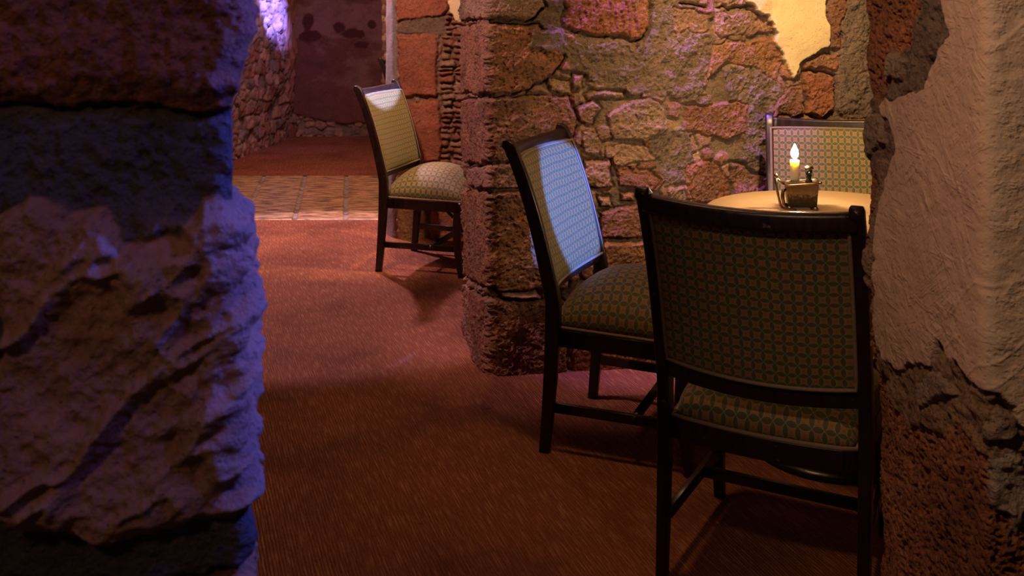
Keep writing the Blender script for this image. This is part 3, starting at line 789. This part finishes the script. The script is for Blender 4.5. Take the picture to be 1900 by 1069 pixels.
def make_chair():
    root = empty('dining_chair', (0, 0, 0))
    for s in (-1, 1):
        path, sz = [], []
        for i in range(33):
            z = i/32*(HT-.012)
            path.append((s*(half(z)), back_y(z), z))
            d = lerp(.032, .048, min(1, z/.40)) if z < .45 else lerp(.048, .038, (z-.45)/.5)
            sz.append((lerp(.026, .030, min(1, z/.4)), d))
        # scrolled ear
        p = path[-1]
        path += [(p[0], p[1]-.010, HT-.006), (p[0], p[1]-.022, HT-.003)]; sz += [(.030, .034), (.029, .024)]
        MB().sweep(path, sz, rr=.35).build('back_post', M_WOOD, root)
        fy = DP-.022
        path, sz = [], []
        for i in range(17):
            t_ = i/16; z = (1-t_)*ZS
            path.append((s*(WF-.008+.006*t_), fy+.020*max(0, t_-.35)**1.6*2+.004*math.cos(t_*6), z))
            sz.append((lerp(.036, .028, t_), lerp(.042, .028, t_)))
        MB().sweep(path[::-1], sz[::-1], rr=.25).build('leg', M_WOOD, root)
        MB().sweep([(s*(WR-.006), .004, .142), (s*(WF-.006), fy, .142)], (.016, .030), side=(1, 0, 0), rr=.25).build('stretcher', M_WOOD, root)
    MB().sweep([(-WR+.004, DP*.60, .142), (WR-.004, DP*.60, .142)], (.016, .028), side=(0, 1, 0), rr=.25).build('stretcher', M_WOOD, root)
    # apron
    m = MB()
    for s in (-1, 1):
        m.sweep([(s*(seat_hw(0)+.004), .012, ZS-.026), (s*(seat_hw(DP)-.004), DP-.01, ZS-.026)], (.022, .052), side=(1, 0, 0), rr=.15)
    m.sweep([(lerp(-1, 1, i/12)*.218, .004+sag(lerp(-1, 1, i/12)*.218, .23)*.8, ZS-.026) for i in range(13)], (.052, .022), side=(0, 0, 1), rr=.15)
    m.sweep([(-.226, DP-.002, ZS-.026), (.226, DP-.002, ZS-.026)], (.052, .022), side=(0, 0, 1), rr=.15)
    for s in (-1, 1):      # curved brackets under the front corners
        for q in (0, 1):
            pth = []
            for i in range(7):
                a = i/6*PI/2; r_ = .032
                if q: pth.append((s*(WF-.010), DP-.045-r_*math.sin(a), ZS-.052-r_*(1-math.cos(a))*0-(.030*(1-math.sin(a)))))
                else: pth.append((s*(WF-.03-r_*math.sin(a)), DP-.014, ZS-.052-(.030*(1-math.sin(a)))))
            m.sweep(pth, (.014, .012), side=(1, 0, 0) if q else (0, 1, 0), rr=.2)
    m.build('seat_frame', M_WOOD, root)
    link('seat', seat_mesh(), M_FAB, root)
    ring(seat_outline(ZS+.003, .004), .0055, 'seat_piping', M_TRIM, root)
    # crest rail, bowed to the rear, rolled over backwards
    path = [(lerp(-1, 1, i/20)*(WT-.004), back_y(HT-.028)-.004+sag(lerp(-1, 1, i/20)*WT), HT-.028-.010*(1-lerp(-1, 1, i/20)**2)) for i in range(21)]
    MB().sweep(path, (.044, .036), side=(0, 0, 1), rr=.55).build('crest_rail', M_WOOD, root)
    path = [(lerp(-1, 1, i/20)*(half(.51)-.004), back_y(.51)+sag(lerp(-1, 1, i/20)*WT)-.002, .516-.012*(1-lerp(-1, 1, i/20)**2)) for i in range(21)]
    MB().sweep(path, (.050, .026), side=(0, 0, 1), rr=.2).build('back_rail', M_WOOD, root)
    link('backrest', panel_mesh(), M_FAB, root)
    # braid round the pad, front and rear
    for sd, dy in ((1, .022), (-1, -.017)):
        pts = []
        P = [(-1, 0)]
        for k in range(80):
            q = k/80*4; e_ = int(q); f_ = q-e_
            tx, tz = ((lerp(-1, 1, f_), 0), (1, f_), (lerp(1, -1, f_), 1), (-1, 1-f_))[e_]
            z = lerp(.534-(.012 if sd > 0 else 0), .914, tz); hw = half(z)-(.004 if sd > 0 else .0165); xx = tx*hw
            pts.append((xx, back_y(z)+sag(xx)+dy, z-.012*(1-tx*tx)*(1-tz)))
        ring(pts, .0048, 'back_piping', M_TRIM, root)
    return root
def copy_tree(o, parent=None):
    c_ = o.copy(); col.objects.link(c_); c_.parent = parent
    for ch_ in list(o.children): copy_tree(ch_, c_)
    return c_
chair = make_chair()
places = [((.590, 2.388), -.482, 'dining chair with its back turned, between the plastered pier and the candlelit table', 'chairs at the candlelit table'),
          ((.222, 3.357), -1.975, 'dining chair with blue light on its patterned backrest, beside the rough stone pillar', 'chairs at the candlelit table'),
          ((1.222, 3.80), 2.93, 'dining chair whose patterned backrest stands behind the candle flame, across the round table', 'chairs at the candlelit table'),
          ((-.599, 5.502), -1.877, 'dining chair behind the stone pillar, white light across the top of its ochre backrest', 'chairs beyond the pillar'),
          ((-.84, 8.30), -1.90, 'mostly hidden dining chair past the clay slabs, only its scrolled post tip showing', 'chairs beyond the pillar')]
for i, (p, rz, lb, gr) in enumerate(places):
    o = chair if i == 0 else copy_tree(chair)
    o.location = (p[0], p[1], 0); o.rotation_euler = (0, 0, rz); tag(o, lb, 'chair', gr)

# ---------------------------------------------------------------- table
TX, TY, TZ = 1.0, 3.17, .744
tb = tag(empty('round_table', (TX, TY, 0)), 'small round table with pale wooden top on a black pedestal, holding a lit candle', 'table')
MB().lathe([(.0, TZ-.028), (.375, TZ-.028), (.387, TZ-.022), (.392, TZ-.012), (.390, TZ-.004), (.384, TZ), (.0, TZ)], k=96).build('tabletop', M_TABLE, tb)
MB().lathe([(.0, .05), (.045, .05), (.040, .09), (.036, .3), (.036, .62), (.05, .66), (.12, .700), (.12, TZ-.027), (0, TZ-.027)], k=32).build('column', M_IRON, tb)
MB().lathe([(.0, .0), (.235, .0), (.242, .008), (.238, .018), (.22, .026), (.15, .040), (.07, .060), (.05, .075), (0, .075)], k=72).build('base', M_IRON, tb)

# ---------------------------------------------------------------- candle holder
HX, HY = .927, 3.232
ho = tag(empty('candle_holder', (HX, HY, TZ), R(-8)), 'weathered metal box candle holder with side handle and figure knob, on the round table', 'candle holder')
def taper(m, w0, d0, w1, d1, z0, z1, wall=.0, dz=0.):
    v = [(x_*w/2, y_*d/2, z+(dz*x_ if z == z1 else 0)) for z, w, d in ((z0, w0, d0), (z1, w1, d1)) for x_, y_ in ((-1, -1), (1, -1), (1, 1), (-1, 1))]
    m.add(v, [[3, 2, 1, 0], [4, 5, 6, 7], [0, 1, 5, 4], [1, 2, 6, 5], [2, 3, 7, 6], [3, 0, 4, 7]])
m = MB(); taper(m, .088, .060, .100, .070, .008, .082, dz=.005)
# roughened sides
o = m.build('box', M_BOX, ho, smooth=False, bevel=.004)
m = MB()
zr = .082
c4 = [(-.052, -.037, zr-.004), (.052, -.037, zr+.006), (.052, .037, zr+.006), (-.052, .037, zr-.004)]
pts = []
for k in range(4):
    for q in range(6): pts.append(tuple(lerp(c4[k][j], c4[(k+1) % 4][j], q/6) for j in range(3)))
m.tube(pts, .0032, 8, True); m.build('rim', M_BRASS, ho)
for sx_ in (-1, 1):
    for sy_ in (-1, 1):
        MB().lathe([(0, 0), (.008, 0), (.010, .005), (.006, .011), (0, .011)], (sx_*.040, sy_*.026, 0), 12).build('foot', M_BRASS, ho)
m = MB()
m.tube([(-.052, 0, .077), (-.066, -.006, .086), (-.078, -.008, .096)], [.004, .0035, .004], 8)
m.tube([(-.080, -.008, .098), (-.079, -.008, .070), (-.072, -.010, .035), (-.066, -.012, .010), (-.060, -.014, .004)], [.0052, .0042, .004, .0042, .004], 8)
m.tube([(-.048, -.006, .062), (-.058, -.008, .056), (-.060, -.010, .036), (-.056, -.012, .016), (-.046, -.012, .012)], [.004, .006, .0068, .006, .004], 8)
m.lathe([(0, 0), (.005, .001), (.0075, .006), (.006, .011), (.003, .014), (0, .016)], (-.080, -.008, .097), 12)
m.tube([(-.062, -.014, .004), (-.045, -.030, .003), (-.02, -.036, .003)], .003, 8)
m.build('handle', M_BRASS, ho)
# small cast figure used as a latch knob
fg = MB().lathe([(0, 0), (.011, 0), (.012, .004), (.007, .010), (.0085, .017), (.010, .022), (.0065, .028), (0, .028)], (.022, -.006, .086), 16, sy=.8)
fg = fg.build('figure_knob', M_CHAR, ho)
m = MB().lathe([(0, .0), (.006, .001), (.0102, .006), (.0118, .013), (.0105, .020), (.006, .026), (0, .028)], (.022, -.006, .108), 20, sy=1.1)
m.tube([(.022, -.019, .122), (.022, -.0225, .117), (.022, -.020, .113)], [.002, .0035, .002], 6)
m.tube([(.015, -.0165, .1255), (.022, -.019, .1265), (.029, -.0165, .1255)], .0018, 6)
m.build('head', M_CHAR, fg)
m = MB().lathe([(0, 0), (.0135, -.002), (.0150, .001), (.012, .006), (.006, .0095), (0, .010)], (.022, -.005, .130), 18)
m.tube([(.006, -.004, .129), (.014, -.004, .132), (.022, -.004, .133), (.031, -.004, .132), (.038, -.004, .129)], [.001, .0022, .003, .0022, .001], 6)
m.build('cap', M_BRASS, fg)
MB().lathe([(0, 0), (.004, .0), (.005, .004), (.004, .008), (0, .009)], (.055, -.030, .084), 12).build('bead', M_BRASS, ho)

CX, CY = HX-.021, HY+.002
ca = tag(empty('candle', (CX, CY, TZ+.0875)), 'short ivory candle burning with a bright flame, standing in the metal holder', 'candle')
m = MB(); m.lathe([(0, 0), (.0135, 0), (.0132, .008), (.0142, .035), (.0150, .060), (.0146, .0665), (.012, .0675), (.009, .0645), (0, .0635)], k=28)
m.build('wax', M_WAX, ca)
MB().tube([(0, 0, .062), (0, 0, .070), (.001, 0, .077)], .0012, 6).build('wick', M_WICK, ca)
fl = [(0, 0), (.0055, .002), (.0102, .008), (.0120, .016), (.0104, .026), (.0055, .036), (.0022, .044), (0, .048)]
MB().lathe(fl, (0, 0, .0725), 20).build('flame', M_FLAME, ca)

# ---------------------------------------------------------------- lights
def light(name, kind, loc, energy, colr, target=None, **kw):
    d = bpy.data.lights.new(name, kind); d.energy = energy; d.color = colr
    for k_, v_ in kw.items(): setattr(d, k_, v_)
    o = bpy.data.objects.new(name, d); o.location = loc; col.objects.link(o)
    if target is not None:
        o.rotation_euler = (Vector(target)-Vector(loc)).to_track_quat('-Z', 'Y').to_euler()
    o['kind'] = 'helper'
    return o
# warm lamp above the table in the alcove
light('alcove_lamp', 'SPOT', (.95, 3.0, 2.5), 165, (1, .62, .27), (1.2, 4.1, 1.25), spot_size=R(80), spot_blend=.9, shadow_soft_size=.05)
light('alcove_fill', 'SPOT', (.2, 2.75, 2.5), 40, (1, .54, .24), (.45, 3.7, .6), spot_size=R(110), spot_blend=.8, shadow_soft_size=.10)
# near room: added warm fill light, cone shaped to brighten the pier
light('near_fill', 'SPOT', (-.08, .80, 2.2), 42, (1, .61, .37), (.88, 1.68, 1.2), spot_size=R(57), spot_blend=.8, shadow_soft_size=.06)
# blue effect lights
light('blue_spot_table', 'SPOT', (1.62, 2.30, 1.5), 1000, (.075, .20, 1), (.25, 3.405, .748), spot_size=R(13.2), spot_blend=.08, shadow_soft_size=.015)
for x_ in (.25, .72):
    light('blue_raking', 'SPOT', (x_, 3.72+.1*(x_ > .5), 2.52), 150 if x_ < .5 else 260, (.34, .13, 1), (x_+.15, 4.0+.06*(x_ > .5), .9), spot_size=R(27), spot_blend=.6, shadow_soft_size=.008)
light('blue_near', 'SPOT', (.45, .70, 1.95), 11, (.24, .17, 1), (-.5, 1.02, 1.1), spot_size=R(64), spot_blend=.6, shadow_soft_size=.08)
light('near_dim', 'SPOT', (-.9, -.4, 2.3), 14, (1, .56, .44), (-.6, 1.0, 1.1), spot_size=R(50), spot_blend=.9, shadow_soft_size=.1)
light('blue_corner', 'SPOT', (.50, 1.20, 1.7), 55, (.07, .11, 1), (-.30, 1.08, 1.1), spot_size=R(60), spot_blend=.4, shadow_soft_size=.03)
light('blue_far', 'SPOT', (-1.6, 8.7, 2.35), 1500, (.24, .18, 1), (-2.40, 10.0, 1.42), spot_size=R(20), spot_blend=.7, shadow_soft_size=.02)
light('violet_far', 'SPOT', (-1.6, 8.4, 2.4), 34, (.50, .24, 1), (-2.5, 9.6, .9), spot_size=R(60), spot_blend=.7, shadow_soft_size=.03)
# pale violet lamp over the passage
light('passage_lamp', 'SPOT', (-1.5, 6.7, 2.5), 280, (1, .59, .80), (-1.15, 5.6, 0), spot_size=R(53), spot_blend=.06, shadow_soft_size=.05)
light('passage_fill', 'POINT', (-1.6, 7.6, 2.3), 78, (1, .52, .40), shadow_soft_size=.2)
light('stub_wall_fill', 'SPOT', (-.9, 4.3, 2.4), 150, (1, .54, .42), (-.4, 6.0, 1.0), spot_size=R(75), spot_blend=.7, shadow_soft_size=.06)  # unseen light added to brighten the stub wall
light('pillar_fill', 'SPOT', (-1.25, 3.5, 2.3), 105, (1, .53, .56), (-.14, 4.05, .9), spot_size=R(46), spot_blend=.6, shadow_soft_size=.05)  # added to lift the return face of the pillar, no fitting here
light('chair_fill', 'SPOT', (.05, 5.1, 2.3), 130, (1, .62, .27), (-.62, 5.46, .80), spot_size=R(28), spot_blend=.5, shadow_soft_size=.04)  # warm spot put in to brighten the backrest beyond the pillar
light('passage_blue', 'SPOT', (.45, 4.78, 1.16), 640, (.32, .40, 1), (-.62, 5.46, 1.13), spot_size=R(25), spot_blend=.06, shadow_soft_size=.02)

w = bpy.data.worlds.new('world'); scene.world = w; w.use_nodes = True
w.node_tree.nodes['Background'].inputs[0].default_value = (.42, .25, .18, 1)
w.node_tree.nodes['Background'].inputs[1].default_value = .05

# ---------------------------------------------------------------- camera
cd = bpy.data.cameras.new('camera'); cd.sensor_width = 36; cd.lens = 36*F/1900
cd.shift_y = -(534.5-V0)/1900
cam = bpy.data.objects.new('camera', cd); cam.location = (0, 0, H0); cam.rotation_euler = (R(90), 0, 0); col.objects.link(cam)
cd.clip_start = .05
cd.dof.use_dof = True; cd.dof.focus_distance = 3.2; cd.dof.aperture_fstop = cd.lens/1000/.0042
scene.camera = cam
scene.view_settings.view_transform = 'Standard'; scene.view_settings.look = 'None'
scene.view_settings.exposure = 0; scene.view_settings.gamma = 1; scene.view_settings.use_curve_mapping = False
